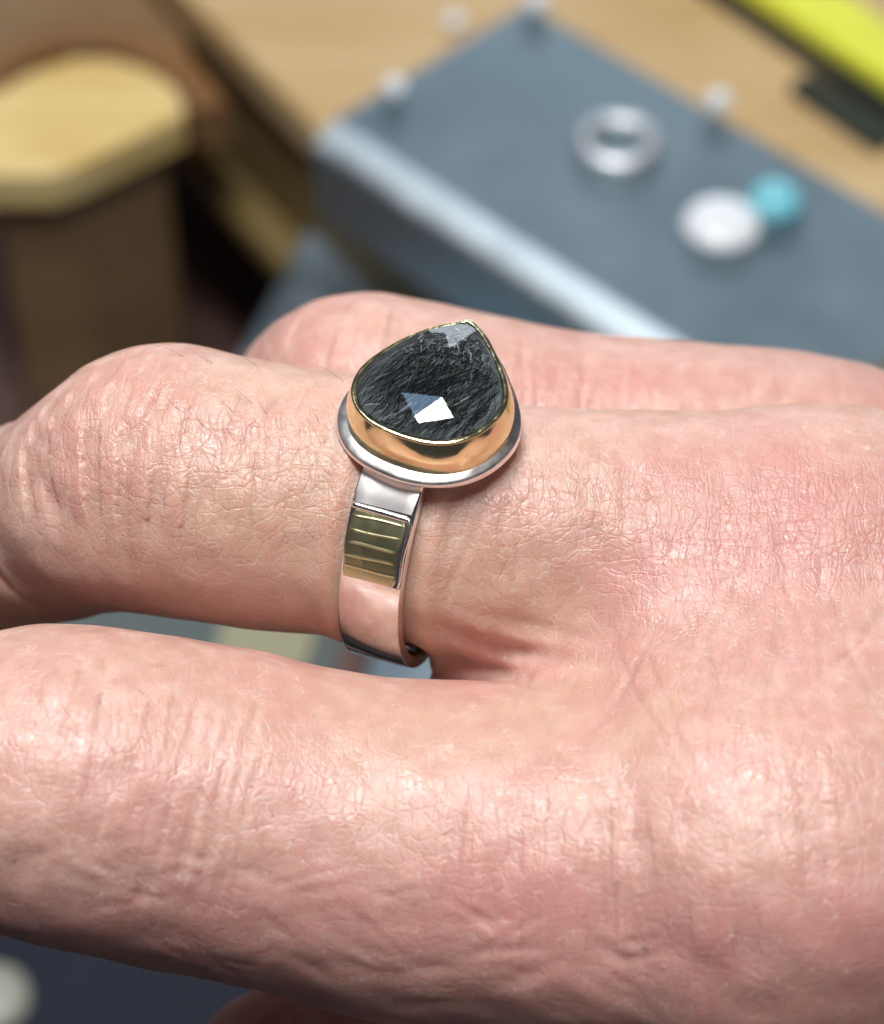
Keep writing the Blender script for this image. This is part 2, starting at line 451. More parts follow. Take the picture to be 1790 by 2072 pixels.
# the finger is squeezed slightly under the ring
_ax = np.array([0.94, -0.20, 0.23]); _ax /= np.linalg.norm(_ax)
_s = (V - view(848, 1053, 0)) @ _ax
disp += WT[1] * (0.38 * np.exp(-((np.abs(_s) - 2.95) / .75) ** 2) - 0.22 * np.exp(-(_s / 1.9) ** 4))
V2 = V + NRM * disp[:, None]
me1.vertices.foreach_set('co', (V2 * MM).astype(np.float32).ravel())
def gauss(cx, cy, sx, sy): return np.exp(-((U - cx) / sx) ** 2 - ((W - cy) / sy) ** 2)
red = 1.15 * gauss(1600, 1090, 330, 190) * WT[1] + 0.5 * gauss(1350, 1160, 250, 60) * WT[1] + 0.3 * gauss(250, 1560, 360, 170) * WT[0] \
    + 0.3 * gauss(1150, 1800, 450, 220) * WT[0] + 0.45 * gauss(200, 1240, 240, 90) * WT[1] + 0.4 * gauss(230, 930, 150, 180) * WT[1] + .35 * gauss(1250, 780, 500, 70) * WT[2]
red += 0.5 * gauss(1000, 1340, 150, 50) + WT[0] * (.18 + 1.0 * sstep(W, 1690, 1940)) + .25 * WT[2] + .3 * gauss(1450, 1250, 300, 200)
red += 1.3 * np.exp(-(((U - 1095) * .45 + (W - 1852) * .9) / 26) ** 2 - (((U - 1095) * .9 - (W - 1852) * .45) / 9) ** 2)
yel = 0.6 * gauss(1000, 1500, 400, 110) * WT[0] + 0.85 * gauss(480, 1080, 300, 170) * WT[1] + .5 * gauss(600, 760, 250, 60) * WT[1] + .5 * gauss(900, 1180, 300, 110) * WT[1] + .4 * gauss(1080, 1230, 160, 120) * WT[1] + .4 * gauss(1250, 1400, 250, 60)
detail = sum(WT[q] * (.24 + sc_ * np.exp(-((fing[q][2] - .25) / .75) ** 2)) for q, sc_ in ((0, .32), (1, .64), (2, .4)))
detail = np.maximum(detail, .85 * gauss(1420, 1330, 420, 170)) * (0.92 + 0.12 * wob(V[:, 0] * .5, V[:, 1] * .5, 31, 1))
for nm, arr in (('red', red), ('yellow', yel), ('detail', detail)):
    at_ = me1.attributes.new(nm, 'FLOAT', 'POINT'); at_.data.foreach_set('value', np.clip(arr, 0, 1).astype(np.float32))
me1.update()

m, nt, b = new_mat('skin')
vv = coords(nt, (1000, 1000, 1000))
wn = nt.nodes.new('ShaderNodeTexNoise'); nt.links.new(vv, wn.inputs['Vector']); wn.inputs['Scale'].default_value = 0.55; wn.inputs['Detail'].default_value = 3
wm = nt.nodes.new('ShaderNodeVectorMath'); wm.operation = 'MULTIPLY_ADD'
nt.links.new(wn.outputs['Color'], wm.inputs[0]); wm.inputs[1].default_value = (.8, .8, .8); nt.links.new(vv, wm.inputs[2])
def vor(scale, sx, sy, sz, rot=0.0):
    mp = nt.nodes.new('ShaderNodeMapping'); nt.links.new(wm.outputs[0], mp.inputs[0])
    mp.inputs['Scale'].default_value = (sx, sy, sz); mp.inputs['Rotation'].default_value = (0, 0, rot)
    v = nt.nodes.new('ShaderNodeTexVoronoi'); v.feature = 'DISTANCE_TO_EDGE'; nt.links.new(mp.outputs[0], v.inputs['Vector'])
    v.inputs['Scale'].default_value = scale
    return v.outputs['Distance']
v1 = vor(0.78, 1.3, .8, .8, 0.35); v2 = vor(1.75, 1.0, 1.0, 1.0, -0.5); v3 = vor(3.2, 1, 1, 1); v4 = vor(0.72, .40, 1.5, 1.2, 0.9); v5 = vor(0.85, 1.7, .35, .45, -0.12)
s1, s2, s3, s4, s5 = ramp(nt, v1, 0, .075), ramp(nt, v2, 0, .12), ramp(nt, v3, 0, .25), ramp(nt, v4, 0, .07), ramp(nt, v5, 0, .10)
n_f = noise(nt, vv, 4.0, 3, .6); n_m = noise(nt, vv, 1.1, 2, .5)
hsum = math_n(nt, 'MULTIPLY', s1, 0.034)
hsum = math_n(nt, 'MULTIPLY_ADD', s2, 0.019, hsum)
hsum = math_n(nt, 'MULTIPLY_ADD', s4, 0.024, hsum)
hsum = math_n(nt, 'MULTIPLY_ADD', s5, 0.024, hsum)
hsum = math_n(nt, 'MULTIPLY_ADD', s3, 0.008, hsum)
hsum = math_n(nt, 'MULTIPLY_ADD', n_f, 0.010, hsum)
hsum = math_n(nt, 'MULTIPLY_ADD', n_m, 0.06, hsum)
ad = nt.nodes.new('ShaderNodeAttribute'); ad.attribute_name = 'detail'
hsum = math_n(nt, 'MULTIPLY', hsum, ad.outputs['Fac'])
bump(nt, hsum, 1.0, 0.001, b)
ar = nt.nodes.new('ShaderNodeAttribute'); ar.attribute_name = 'red'
ay = nt.nodes.new('ShaderNodeAttribute'); ay.attribute_name = 'yellow'
nl = noise(nt, vv, 0.16, 4, .6); nm_ = noise(nt, vv, 0.7, 3, .6)
redf = math_n(nt, 'ADD', math_n(nt, 'MULTIPLY', ar.outputs['Fac'], 0.62), ramp(nt, nl, .40, .75, 0, .42), clamp=True)
spk = nt.nodes.new('ShaderNodeTexVoronoi'); nt.links.new(vv, spk.inputs['Vector']); spk.inputs['Scale'].default_value = .22
freck = math_n(nt, 'MULTIPLY', math_n(nt, 'SUBTRACT', 1.0, ramp(nt, spk.outputs['Distance'], .05, .16)), .30)
c0 = mix_col(nt, ramp(nt, nm_, .35, .7), (0.56, 0.348, 0.28), (0.64, 0.432, 0.36))
c1 = mix_col(nt, math_n(nt, 'MULTIPLY', ay.outputs['Fac'], .7), c0, (0.575, 0.39, 0.28))
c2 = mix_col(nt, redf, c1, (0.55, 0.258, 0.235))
line = math_n(nt, 'MULTIPLY', math_n(nt, 'SUBTRACT', 1.0, ramp(nt, v2, 0.012, .045)), ramp(nt, noise(nt, vv, 0.9, 2), .54, .66, 0, .42))
c3 = mix_col(nt, line, mix_col(nt, freck, c2, (0.42, 0.21, 0.15)), (0.86, 0.70, 0.62))
nt.links.new(c3, b.inputs['Base Color'])
b.inputs['Subsurface Weight'].default_value = 0.75
b.inputs['Subsurface Radius'].default_value = (1.0, 0.38, 0.22)
b.inputs['Subsurface Scale'].default_value = 0.0022
nt.links.new(ramp(nt, nm_, .3, .7, .34, .51), b.inputs['Roughness'])
b.inputs['Specular IOR Level'].default_value = 0.6
M_SKIN = m
me1.name = 'hand'; me1.materials.clear()
hand = link('hand', me1, M_SKIN, None, True)
hand.matrix_world = VIEW
tag(hand, 'bare hand held palm down with pink creased knuckles wearing a ring', 'hand')

# short dark hairs on the back of the ringed finger
bm = bmesh.new()
m1 = np.where((own == 1) & (fing[1][2] > .15) & (fing[1][2] < 1.3) & (U > 330) & (U < 700))[0]
m2 = np.where((own == 0) & (np.abs(fing[0][2] - .3) < .5) & (U > 250) & (U < 600))[0]
for ii, vi in enumerate(list(rng.choice(m1, 15)) + list(rng.choice(m2, 4))):
    p = V2[vi].astype(float); n = NRM[vi].astype(float)
    dirv = np.array([rng.uniform(-.75, -.25), rng.uniform(.6, 1.0), .1]); dirv -= n * (dirv @ n); dirv /= np.linalg.norm(dirv)
    L = rng.uniform(1.2, 2.6); ring_prev = None
    for j in range(6):
        t = j / 5
        q_ = p + dirv * L * t + n * (0.55 * math.sin(t * 2.2) * L * .35 - .05) + np.array([.25 * t * t, 0, 0])
        rad = 0.016 * (1 - .75 * t)
        e1_ = np.cross(dirv, n)
        cur = [bm.verts.new(Vector((q_ + rad * (math.cos(k * 2.094) * e1_ + math.sin(k * 2.094) * n)) * MM)) for k in range(3)]
        if ring_prev:
            for k in range(3): bm.faces.new((ring_prev[k], ring_prev[(k + 1) % 3], cur[(k + 1) % 3], cur[k]))
        ring_prev = cur
hair = link('hair', bm, plain('hair_brown', (0.11, 0.065, 0.045), .5), hand)
hair['kind'] = 'stuff'

# ------------------------------------------------------------------ ring
RC = view(848, 1053, 0)
AX = np.array([0.94, -0.235, 0.23]); AX /= np.linalg.norm(AX)
ZP = np.array([0, 0, 1.]) - AX[2] * AX; ZP /= np.linalg.norm(ZP)
BP = np.cross(ZP, AX)                                   # up, in the plane of the band
R_IN, R_OUT, BW = 8.35, 9.35, 4.05
ring = empty('ring', (0, 0, 0))
ring.matrix_world = VIEW @ Matrix.Translation(Vector(RC * MM))
tag(ring, 'silver ring with gold rimmed black teardrop stone worn on the middle visible finger', 'ring')
def loft(name, loops, m, parent=None, closed_u=True, closed_v=False, caps=False, smooth=False, sharp=None):
    """loops: list of (n,3) arrays in view mm"""
    n = len(loops[0]); Vv = np.vstack(loops) - RC; Fq = []
    L = len(loops)
    for i in range(L if closed_v else L - 1):
        j = (i + 1) % L
        for k in range(n if closed_u else n - 1):
            k2 = (k + 1) % n
            Fq.append((i * n + k, i * n + k2, j * n + k2, j * n + k))
    if caps:
        Fq.append(tuple(range(n))[::-1]); Fq.append(tuple((L - 1) * n + k for k in range(n)))
    bm = bmesh.new()
    vs = [bm.verts.new(Vector(p * MM)) for p in Vv]
    for f in Fq: bm.faces.new([vs[i] for i in f])
    bmesh.ops.recalc_face_normals(bm, faces=bm.faces)
    o = link(name, bm, m, parent, smooth)
    if smooth and sharp:
        o.data.set_sharp_from_angle(angle=math.radians(sharp))
    return o
def ring_pt(theta, rad, s):
    return RC + rad * (math.cos(theta) * ZP + math.sin(theta) * BP) + s * AX
prof = []
hw, bv = BW / 2, 0.10
for s_, r_ in ((-hw + bv, R_IN), (hw - bv * 2.2, R_IN), (hw, R_IN + .22), (hw, R_OUT - .16), (hw - .05, R_OUT - .05), (hw - .16, R_OUT), (0, R_OUT + .03), (-hw + .16, R_OUT), (-hw + .05, R_OUT - .05), (-hw, R_OUT - .16), (-hw, R_IN + bv)):
    prof.append((s_, r_))
def band_loop(th):
    w = 1.0 + 0.02 * math.sin(3 * th + 1)
    d = 0.014 * math.sin(5 * th) + 0.010 * math.sin(11 * th + 2) + 0.004 * math.sin(23 * th + 1)
    return np.array([ring_pt(th, r_ + d, s_ * w) for s_, r_ in prof])
band = loft('band', [band_loop(2 * math.pi * i / 160) for i in range(160)], M_SILVER, ring, True, True, smooth=True, sharp=35)

sh = []
for t in np.linspace(30, 1.5, 16):
    sh.append(np.array([ring_pt(math.radians(t), R_OUT + (.05 if abs(s_) < 1.9 else .0), s_) for s_ in np.linspace(-1.95, 1.9, 12)]))
loft('shoulder', sh, metal('silver_brushed', (0.95, 0.92, 0.91), 0.36, 0.15, (200, 200, 200)), band, closed_u=False, smooth=True)
# reflection on the band built as an olive panel; ridges stand for its bright lines
def reflection_pt(u_, v_, lift):
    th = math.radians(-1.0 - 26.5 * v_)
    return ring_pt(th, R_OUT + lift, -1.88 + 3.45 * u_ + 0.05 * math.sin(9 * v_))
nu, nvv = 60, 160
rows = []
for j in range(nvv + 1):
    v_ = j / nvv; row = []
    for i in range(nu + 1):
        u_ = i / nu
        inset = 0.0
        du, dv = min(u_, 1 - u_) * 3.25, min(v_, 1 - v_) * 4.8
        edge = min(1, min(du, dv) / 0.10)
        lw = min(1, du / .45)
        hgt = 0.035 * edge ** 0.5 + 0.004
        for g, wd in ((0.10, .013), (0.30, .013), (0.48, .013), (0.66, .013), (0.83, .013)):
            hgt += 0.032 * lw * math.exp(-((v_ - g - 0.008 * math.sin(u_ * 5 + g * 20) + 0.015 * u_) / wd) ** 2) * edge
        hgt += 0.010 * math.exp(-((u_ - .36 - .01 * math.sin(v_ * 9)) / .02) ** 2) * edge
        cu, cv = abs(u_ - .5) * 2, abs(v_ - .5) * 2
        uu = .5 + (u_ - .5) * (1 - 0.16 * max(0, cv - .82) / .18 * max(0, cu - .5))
        row.append(reflection_pt(uu, v_, hgt))
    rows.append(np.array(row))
reflection_sheet = loft('reflection_panel', rows, M_REFLECTION, band, closed_u=False, smooth=True)
# raised silver border, added as the bright line along the panel's top and right
path = [reflection_pt(-.02 + 1.06 * t, -0.045 + .03 * t, 0.03) for t in np.linspace(0, 1, 14)] + [reflection_pt(1.06 + .03 * math.sin(t * 3), .0 + t * 1.0, 0.02) for t in np.linspace(0.05, 1, 24)]
path = np.array(path); loops = []
for i, p in enumerate(path):
    t = path[min(i + 1, len(path) - 1)] - path[max(i - 1, 0)]; t /= np.linalg.norm(t)
    n_ = p - RC; n_ -= AX * (n_ @ AX); n_ /= np.linalg.norm(n_); bb = np.cross(t, n_)
    w_ = 0.20 if i < 14 else 0.16 * (1 - .6 * (i - 14) / 24)
    loops.append(np.array([p + w_ * math.cos(k) * bb + 0.14 * math.sin(k) * n_ for k in np.linspace(0, 2 * math.pi, 10, endpoint=False)]))
loft('reflection_bright_line', loops, M_SILVER2, band, smooth=True, caps=True)

# --- setting
NS = np.array([-0.02, math.sin(math.radians(38.5)), math.cos(math.radians(38.5))]); NS /= np.linalg.norm(NS)
EX = AX - NS * (AX @ NS); EX /= np.linalg.norm(EX); EY = np.cross(NS, EX)
S0 = view(868, 790, 9.5)
def on_plane(u, v, h=0.0):
    o = np.array([0, 0, DIST]); d = np.array([(u - 895) / FPX, (1036 - v) / FPX, -1.])
    t = ((S0 + NS * h - o) @ NS) / (d @ NS)
    p = o + d * t - S0
    return np.array([p @ EX, p @ EY])
px = [(949, 644), (964, 654), (977, 668), (989, 688), (1000, 711), (1010, 731), (1017.5, 748), (1024, 765), (1028, 783), (1029, 808), (1021, 832), (1008, 848), (992, 862), (967, 879), (928, 894), (890, 898), (854, 894), (814, 883),
      (778, 869), (750, 854), (727, 835), (714, 812), (711, 786), (726, 749), (758, 720), (801, 694), (844, 673), (890, 659), (928, 649.5), (940, 646)]
P2 = np.array([on_plane(*p) for p in px])
CEN = np.array([on_plane(862, 800)])[0]
Q = P2 - CEN
ang = np.unwrap(np.arctan2(Q[:, 1], Q[:, 0])); rad_ = np.hypot(Q[:, 0], Q[:, 1])
o_ = np.argsort(ang % (2 * math.pi)); A0, R0 = (ang % (2 * math.pi))[o_], rad_[o_]
NO = 144
ap = math.atan2(*(Q[0][::-1])) % (2 * math.pi)
TH = (ap + np.linspace(0, 2 * math.pi, NO, endpoint=False)) % (2 * math.pi)
RR = np.interp(TH, np.r_[A0 - 2 * math.pi, A0, A0 + 2 * math.pi], np.r_[R0, R0, R0])
dA = np.abs((TH - ap + math.pi) % (2 * math.pi) - math.pi)
sm_ = RR.copy()
for _ in range(14): sm_ = .5 * sm_ + .25 * (np.roll(sm_, 1) + np.roll(sm_, -1))
wt_ = np.exp(-(dA / .16) ** 2); RR = RR * wt_ + sm_ * (1 - wt_)
OUT = CEN + RR[:, None] * np.stack([np.cos(TH), np.sin(TH)], 1)
tg = np.roll(OUT, -1, 0) - np.roll(OUT, 1, 0); tg /= np.linalg.norm(tg, axis=1)[:, None]
ON = np.stack([tg[:, 1], -tg[:, 0]], 1)
def sloop(off, h, jit=0.0, seed=0):
    """loop around the stone: outline grown by off, at height h over the bezel's top"""
    rj = np.random.default_rng(seed)
    if jit:
        a_ = rj.normal(0, 1, NO); a_ = .5 * a_ + .25 * np.roll(a_, 1) + .25 * np.roll(a_, -1)
        off = off + jit * a_; h = h + jit * .6 * np.roll(a_, 5)
    p = OUT + ON * (np.broadcast_to(off, NO))[:, None]
    if np.max(off) < 0:                          # keep inset loops from crossing at the tip
        lim = np.maximum(0, 1 + np.broadcast_to(off, NO) / RR)
        p = np.where((dA < .25)[:, None], CEN + (OUT - CEN) * lim[:, None], p)
    return S0 + p[:, :1] * EX + p[:, 1:] * EY + np.broadcast_to(h, NO)[:, None] * NS
asy = 1 - .26 * np.clip(np.cos(TH), 0, 1)         # the plate is filed a little closer on one side
loft('base_plate', [sloop(-.6, -2.36), sloop(.28, -2.38), sloop(.36, -2.40), sloop(.60 * asy, -2.48, .01, 1), sloop(.90 * asy, -2.60, .012, 2), sloop(1.03 * asy, -2.70, .004, 3), sloop(1.08 * asy, -2.84), sloop(1.04 * asy, -3.04), sloop(.8, -3.17), sloop(.3, -3.2), sloop(-2.0, -3.2)],
     metal('silver_rim', (0.96, 0.95, 0.93), 0.36, 0.2, (900, 900, 900), 0.00001), ring, smooth=True, caps=True, sharp=50)
bezel = loft('bezel', [sloop(-.36, -2.45), sloop(-.33, -.34), sloop(-.33, -.16), sloop(.0, -.16), sloop(.13, -.5), sloop(.36, -1.2, .006, 7), sloop(.39, -1.5, .004, 9), sloop(.38, -2.0), sloop(.37, -2.3), sloop(.40, -2.5)], M_GOLD, ring, smooth=True, sharp=40)
loft('bezel_edge', [sloop(-.34, -.15), sloop(-.33, -.03, .012, 3), sloop(-.22, .03, .018, 4), sloop(-.06, .03, .018, 5), sloop(.02, -.04, .012, 6), sloop(.02, -.15)], M_GOLDEDGE, bezel, True, True, smooth=True)

# --- faceted stone: the teardrop prism cut by the facet planes
def loc(p):                                       # view mm -> setting frame
    d = p - S0; return np.array([d @ EX, d @ EY, d @ NS])
def unloc(q): return S0 + q[0] * EX + q[1] * EY + q[2] * NS
rng = np.random.default_rng(26)
bm = bmesh.new()
lo_l = [loc(p) for p in sloop(-.36, -2.44)]; hi_l = [loc(p) for p in sloop(-.36, 3.0)]
vb = [bm.verts.new(p) for p in lo_l]; vt = [bm.verts.new(p) for p in hi_l]
bm.faces.new(vb[::-1]); bm.faces.new(vt)
for k in range(NO): bm.faces.new((vb[k], vb[(k + 1) % NO], vt[(k + 1) % NO], vt[k]))
ARAD = Q[0]; tipdir = ARAD / np.linalg.norm(ARAD); tipr = np.linalg.norm(ARAD)
side = np.array([tipdir[1], -tipdir[0]])
DH, GH = 1.25, -0.32
def dome(x, y):
    q = np.array([x, y]) - CEN; t, s_ = q @ tipdir, q @ side
    rt = (tipr + .4) if t > 0 else 4.9
    rs = 5.1
    zt = DH - GH; ex = 1.45
    rho = max(1e-3, math.hypot(t / rt, s_ / rs))
    z = DH - zt * rho ** ex
    g = zt * ex * rho ** (ex - 2) * (t / rt ** 2 * tipdir + s_ / rs ** 2 * side)
    n = np.array([g[0], g[1], 1.0]); return z, n / np.linalg.norm(n)
planes = []
LAMP = np.linalg.inv(np.array(VIEW)) @ np.array([0.0, -0.015, 0.74, 1.0]); LAMP = LAMP[:3] / MM
fx, fy = on_plane(878, 828, .5)
fz, fn = dome(fx, fy)
P_f = unloc((fx, fy, fz))
l_ = LAMP - P_f; l_ /= np.linalg.norm(l_); c_ = np.array([0, 0, DIST]) - P_f; c_ /= np.linalg.norm(c_)
hv = l_ + c_; hv /= np.linalg.norm(hv)
hn = np.array([hv @ EX, hv @ EY, hv @ NS])
print('facet slope: dome', np.round(fn, 2), 'lamp', np.round(hn, 2))
f0 = np.array([fx, fy, fz - .07])
planes.append((tuple(f0), hn))
def on_facet(u, v):                              # where a picture place meets the lit facet's plane
    o = np.array([0, 0, DIST]); d = np.array([(u - 895) / FPX, (1036 - v) / FPX, -1.])
    n = hn[0] * EX + hn[1] * EY + hn[2] * NS; p0 = unloc(f0)
    return loc(o + d * (((p0 - o) @ n) / (d @ n)))
for (pa, pb, deg) in (((839, 842), (895, 803), 13), ((895, 803), (917, 843), 17), ((917, 845), (848, 856), 13), ((848, 856), (839, 842), 17)):
    a_, b_ = on_facet(*pa), on_facet(*pb)
    e_ = (b_ - a_) / np.linalg.norm(b_ - a_)
    out_ = np.cross(e_, hn); mid_ = (a_ + b_) / 2 - on_facet(878, 834)
    if out_ @ mid_ < 0: out_ = -out_
    nn = hn * math.cos(math.radians(deg)) + out_ * math.sin(math.radians(deg))
    planes.append((tuple(a_), nn))
    nw = nn[0] * EX + nn[1] * EY + nn[2] * NS
    rw = 2 * (nw @ c_) * nw - c_
    print('facet beside the lit one mirrors', np.round(np.array(VIEW.to_3x3()) @ rw, 2))
n1 = np.array(planes[1][1]); q0 = np.array(planes[1][0])
def on_pl(u, v, p0_, n_):
    o = np.array([0, 0, DIST]); d = np.array([(u - 895) / FPX, (1036 - v) / FPX, -1.])
    n = n_[0] * EX + n_[1] * EY + n_[2] * NS; p0 = unloc(p0_)
    return loc(o + d * (((p0 - o) @ n) / (d @ n)))
for (pa, pb, deg) in (((814, 794), (895, 803), 8), ((840, 843), (814, 794), 9)):
    a_, b_ = on_pl(*pa, q0, n1), on_pl(*pb, q0, n1)
    e_ = (b_ - a_) / np.linalg.norm(b_ - a_); out_ = np.cross(e_, n1)
    if out_ @ ((a_ + b_) / 2 - on_pl(850, 812, q0, n1)) < 0: out_ = -out_
    planes.append((tuple(a_), n1 * math.cos(math.radians(deg)) + out_ * math.sin(math.radians(deg))))
a_f = math.atan2(fy - CEN[1], fx - CEN[0])
for nf, fr, ph0 in ((5, .40, .5), (8, .66, .5), (13, .88, 0), (22, 1.0, .5)):
    for k in range(nf):
        aa = a_f + 2 * math.pi * (k + ph0) / nf
        if fr < .7 and abs((aa - a_f + math.pi) % (2 * math.pi) - math.pi) < 1.0: continue
        ro = np.interp(aa % (2 * math.pi), TH, RR, period=2 * math.pi) * fr
        x, y = CEN + ro * np.array([math.cos(aa), math.sin(aa)])
        z, n_ = dome(x, y)
        n_ = n_ + rng.normal(0, .02, 3); n_ /= np.linalg.norm(n_)
        planes.append(((x, y, z), n_))
for co, no in planes:
    geom = list(bm.verts) + list(bm.edges) + list(bm.faces)
    res = bmesh.ops.bisect_plane(bm, geom=geom, plane_co=co, plane_no=no, clear_outer=True, dist=1e-5)
    ed_ = [e for e in bm.edges if e.is_boundary]
    if ed_: bmesh.ops.holes_fill(bm, edges=ed_, sides=0)
bmesh.ops.recalc_face_normals(bm, faces=bm.faces)
for v in bm.verts: v.co = Vector((unloc(v.co) - RC) * MM)
mg, nt, b = new_mat('quartz')
b.inputs['Base Color'].default_value = (0.90, 0.95, 0.97, 1)
b.inputs['Transmission Weight'].default_value = 1.0
b.inputs['IOR'].default_value = 1.55
b.inputs['Roughness'].default_value = 0.012
gem = link('gemstone', bm, mg, ring)
# black needles and grey veils sealed inside the quartz
def inside(x, y, z, pad=.08):
    q = np.array([x, y]) - CEN; r_ = np.hypot(*q)
    lim = np.interp(math.atan2(q[1], q[0]) % (2 * math.pi), TH, RR, period=2 * math.pi) - .36 - pad
    return r_ < lim and -2.3 < z < dome(x, y)[0] - .18
def slivers(name, count, lr, wr, main, spread, m, zr, flat=1.0, tip_bias=0.0):
    bm = bmesh.new(); made = 0; tries = 0
    while made < count and tries < 60000:
        tries += 1
        c = np.array([CEN[0] + rng.uniform(-6, 6), CEN[1] + rng.uniform(-6, 8), rng.uniform(*zr)])
        near_tip = ((c[:2] - CEN) @ tipdir) > tipr * .42
        if tip_bias and not near_tip and rng.random() < tip_bias: continue
        a_ = main + rng.normal(0, spread if not near_tip else 1.1)
        d = np.array([math.cos(a_), math.sin(a_), rng.normal(0, .16)]); d /= np.linalg.norm(d)
        L = rng.uniform(*lr) * (.6 if near_tip else 1)
        p0, p1 = c - d * L / 2, c + d * L / 2
        if not (inside(*p0) and inside(*p1)): continue
        e1_ = np.cross(d, [0, 0, 1.]); e1_ /= np.linalg.norm(e1_); e2_ = np.cross(d, e1_)
        w_ = rng.uniform(*wr); bend = rng.normal(0, .06) * L
        prev = None
        for t in (0, .33, .66, 1):
            p = p0 + (p1 - p0) * t + e1_ * bend * t * (1 - t) * 2
            ww = w_ * (1 if 0 < t < 1 else .45)
            cur = [bm.verts.new(Vector((unloc(p + ww * (math.cos(k * 2.094) * e1_ + flat * math.sin(k * 2.094) * e2_)) - RC) * MM)) for k in range(3)]
            if prev:
                for k in range(3): bm.faces.new((prev[k], prev[(k + 1) % 3], cur[(k + 1) % 3], cur[k]))
            else: bm.faces.new(cur[::-1])
            prev = cur
        bm.faces.new(prev); made += 1
    o = link(name, bm, m, gem); o['kind'] = 'stuff'
    return o
slivers('needle', 560, (1.2, 4.4), (.012, .034), 1.15, .42, plain('black_needle', (0.012, 0.014, 0.016), .35), (-2.2, .8))
slivers('needle', 110, (1.0, 3.0), (.014, .03), 1.15, .5, plain('fine_needle', (0.01, 0.012, 0.014), .35), (-1.6, .8), 1, .92)
slivers('veil', 240, (.5, 2.4), (.014, .055), 1.1, .32, plain('grey_veil', (0.40, 0.45, 0.47), .6), (-2.2, -.6), .4)
slivers('glint', 90, (.3, 1.2), (.015, .06), 1.3, .5, plain('pale_glint', (0.70, 0.74, 0.76), .4), (-1.8, .2), .3, .96)  # pale slivers put the glare at the stone's tip into colour
backing = loft('backing', [sloop(-.40, -2.40), sloop(-.40, -2.34), sloop(-1.6, -2.33), sloop(-3.0, -2.32)], plain('dark_backing', (0.24, 0.27, 0.28), .4, .6, 900), bezel, caps=True)

# ------------------------------------------------------------------ things on the bench
BT = 17.0                                                # top of the steel block
Lc, Bc, Fc, Rc = at(645, 262, BT), at(1078, 4, BT), at(1300, 690, BT), at(1790, 388, BT)
fd = (Fc - Lc) / np.linalg.norm(Fc - Lc); wd = Bc - Lc; wid = abs(wd @ np.array([-fd[1], fd[0], 0]))
nd = np.array([-fd[1], fd[0], 0]); nd *= np.sign(nd @ wd)
Rend = at(1778, 740, BT); LEN = (Rend - Lc) @ fd
print('block', wid, LEN)
blk = [Lc, Lc + fd * LEN, Lc + fd * LEN + nd * wid, Lc + nd * wid]
block = empty('steel_block', Vector(Lc * MM))
def block_run(name, sec, m, closed):
    loops = [np.array([Lc + fd * x_ + nd * (d_ - 1.5) + np.array([0, 0, z_]) for d_, z_ in sec]) - Lc + RC for x_ in (0.0, .4, LEN - .4, LEN)]
    return loft(name, loops, m, block, closed_u=closed, caps=closed)
block_run('body', [(0, -16.8), (0, -3.6), (.6, -2.65), (2.0, -1.6), (4.0, -.6), (5.2, 0), (wid, 0), (wid + 1.2, -1.0), (wid + 1.5, -2), (wid + 1.5, -16.8)], M_STEEL, True)
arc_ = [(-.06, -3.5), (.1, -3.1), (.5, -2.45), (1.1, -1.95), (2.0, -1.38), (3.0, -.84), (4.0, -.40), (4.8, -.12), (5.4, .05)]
block_run('bright_edge', arc_, metal('bright_steel', (0.68, 0.77, 0.82), 0.52, 0.15, (150, 150, 150)), False)  # lighter steel puts the rounded edge's highlight into the colour
tag(block, 'blue grey steel bench block with bright front edge behind the hand', 'steel block')

# lower plate seen between the block and the finger
LZ = -30
p0, p1 = at(615, 470, LZ), at(440, 800, LZ)
pd = (p1 - p0) / np.linalg.norm(p1 - p0); pn = np.array([pd[1], -pd[0], 0]); pn *= np.sign(pn[0])
plate = prism('steel_anvil', [p0 - pd * 3, p1 + pd * 80, p1 + pd * 80 + pn * 70, p0 - pd * 3 + pn * 70], 57, M_PLATE, None, p0, 0.8)
plate.location = Vector(p0 * MM)
tag(plate, 'lower blue grey steel anvil half hidden under the big steel block', 'anvil')

def lathe(name, prof, m, loc_, parent=None, n=40, tilt=(0, 0, 0)):
    bm = bmesh.new(); rows = []
    for r_, z_ in prof:
        rows.append([bm.verts.new((r_ * MM * math.cos(2 * math.pi * k / n), r_ * MM * math.sin(2 * math.pi * k / n), z_ * MM)) for k in range(n)])
    for i in range(len(rows) - 1):
        for k in range(n): bm.faces.new((rows[i][k], rows[i][(k + 1) % n], rows[i + 1][(k + 1) % n], rows[i + 1][k]))
    if prof[0] != prof[-1]:
        bm.faces.new(rows[0][::-1]); bm.faces.new(rows[-1])
    else: bmesh.ops.remove_doubles(bm, verts=bm.verts, dist=1e-7)
    bmesh.ops.recalc_face_normals(bm, faces=bm.faces)
    o = link(name, bm, m, parent, True)
    o.location = Vector(np.array(loc_) * MM); o.rotation_euler = tilt
    return o
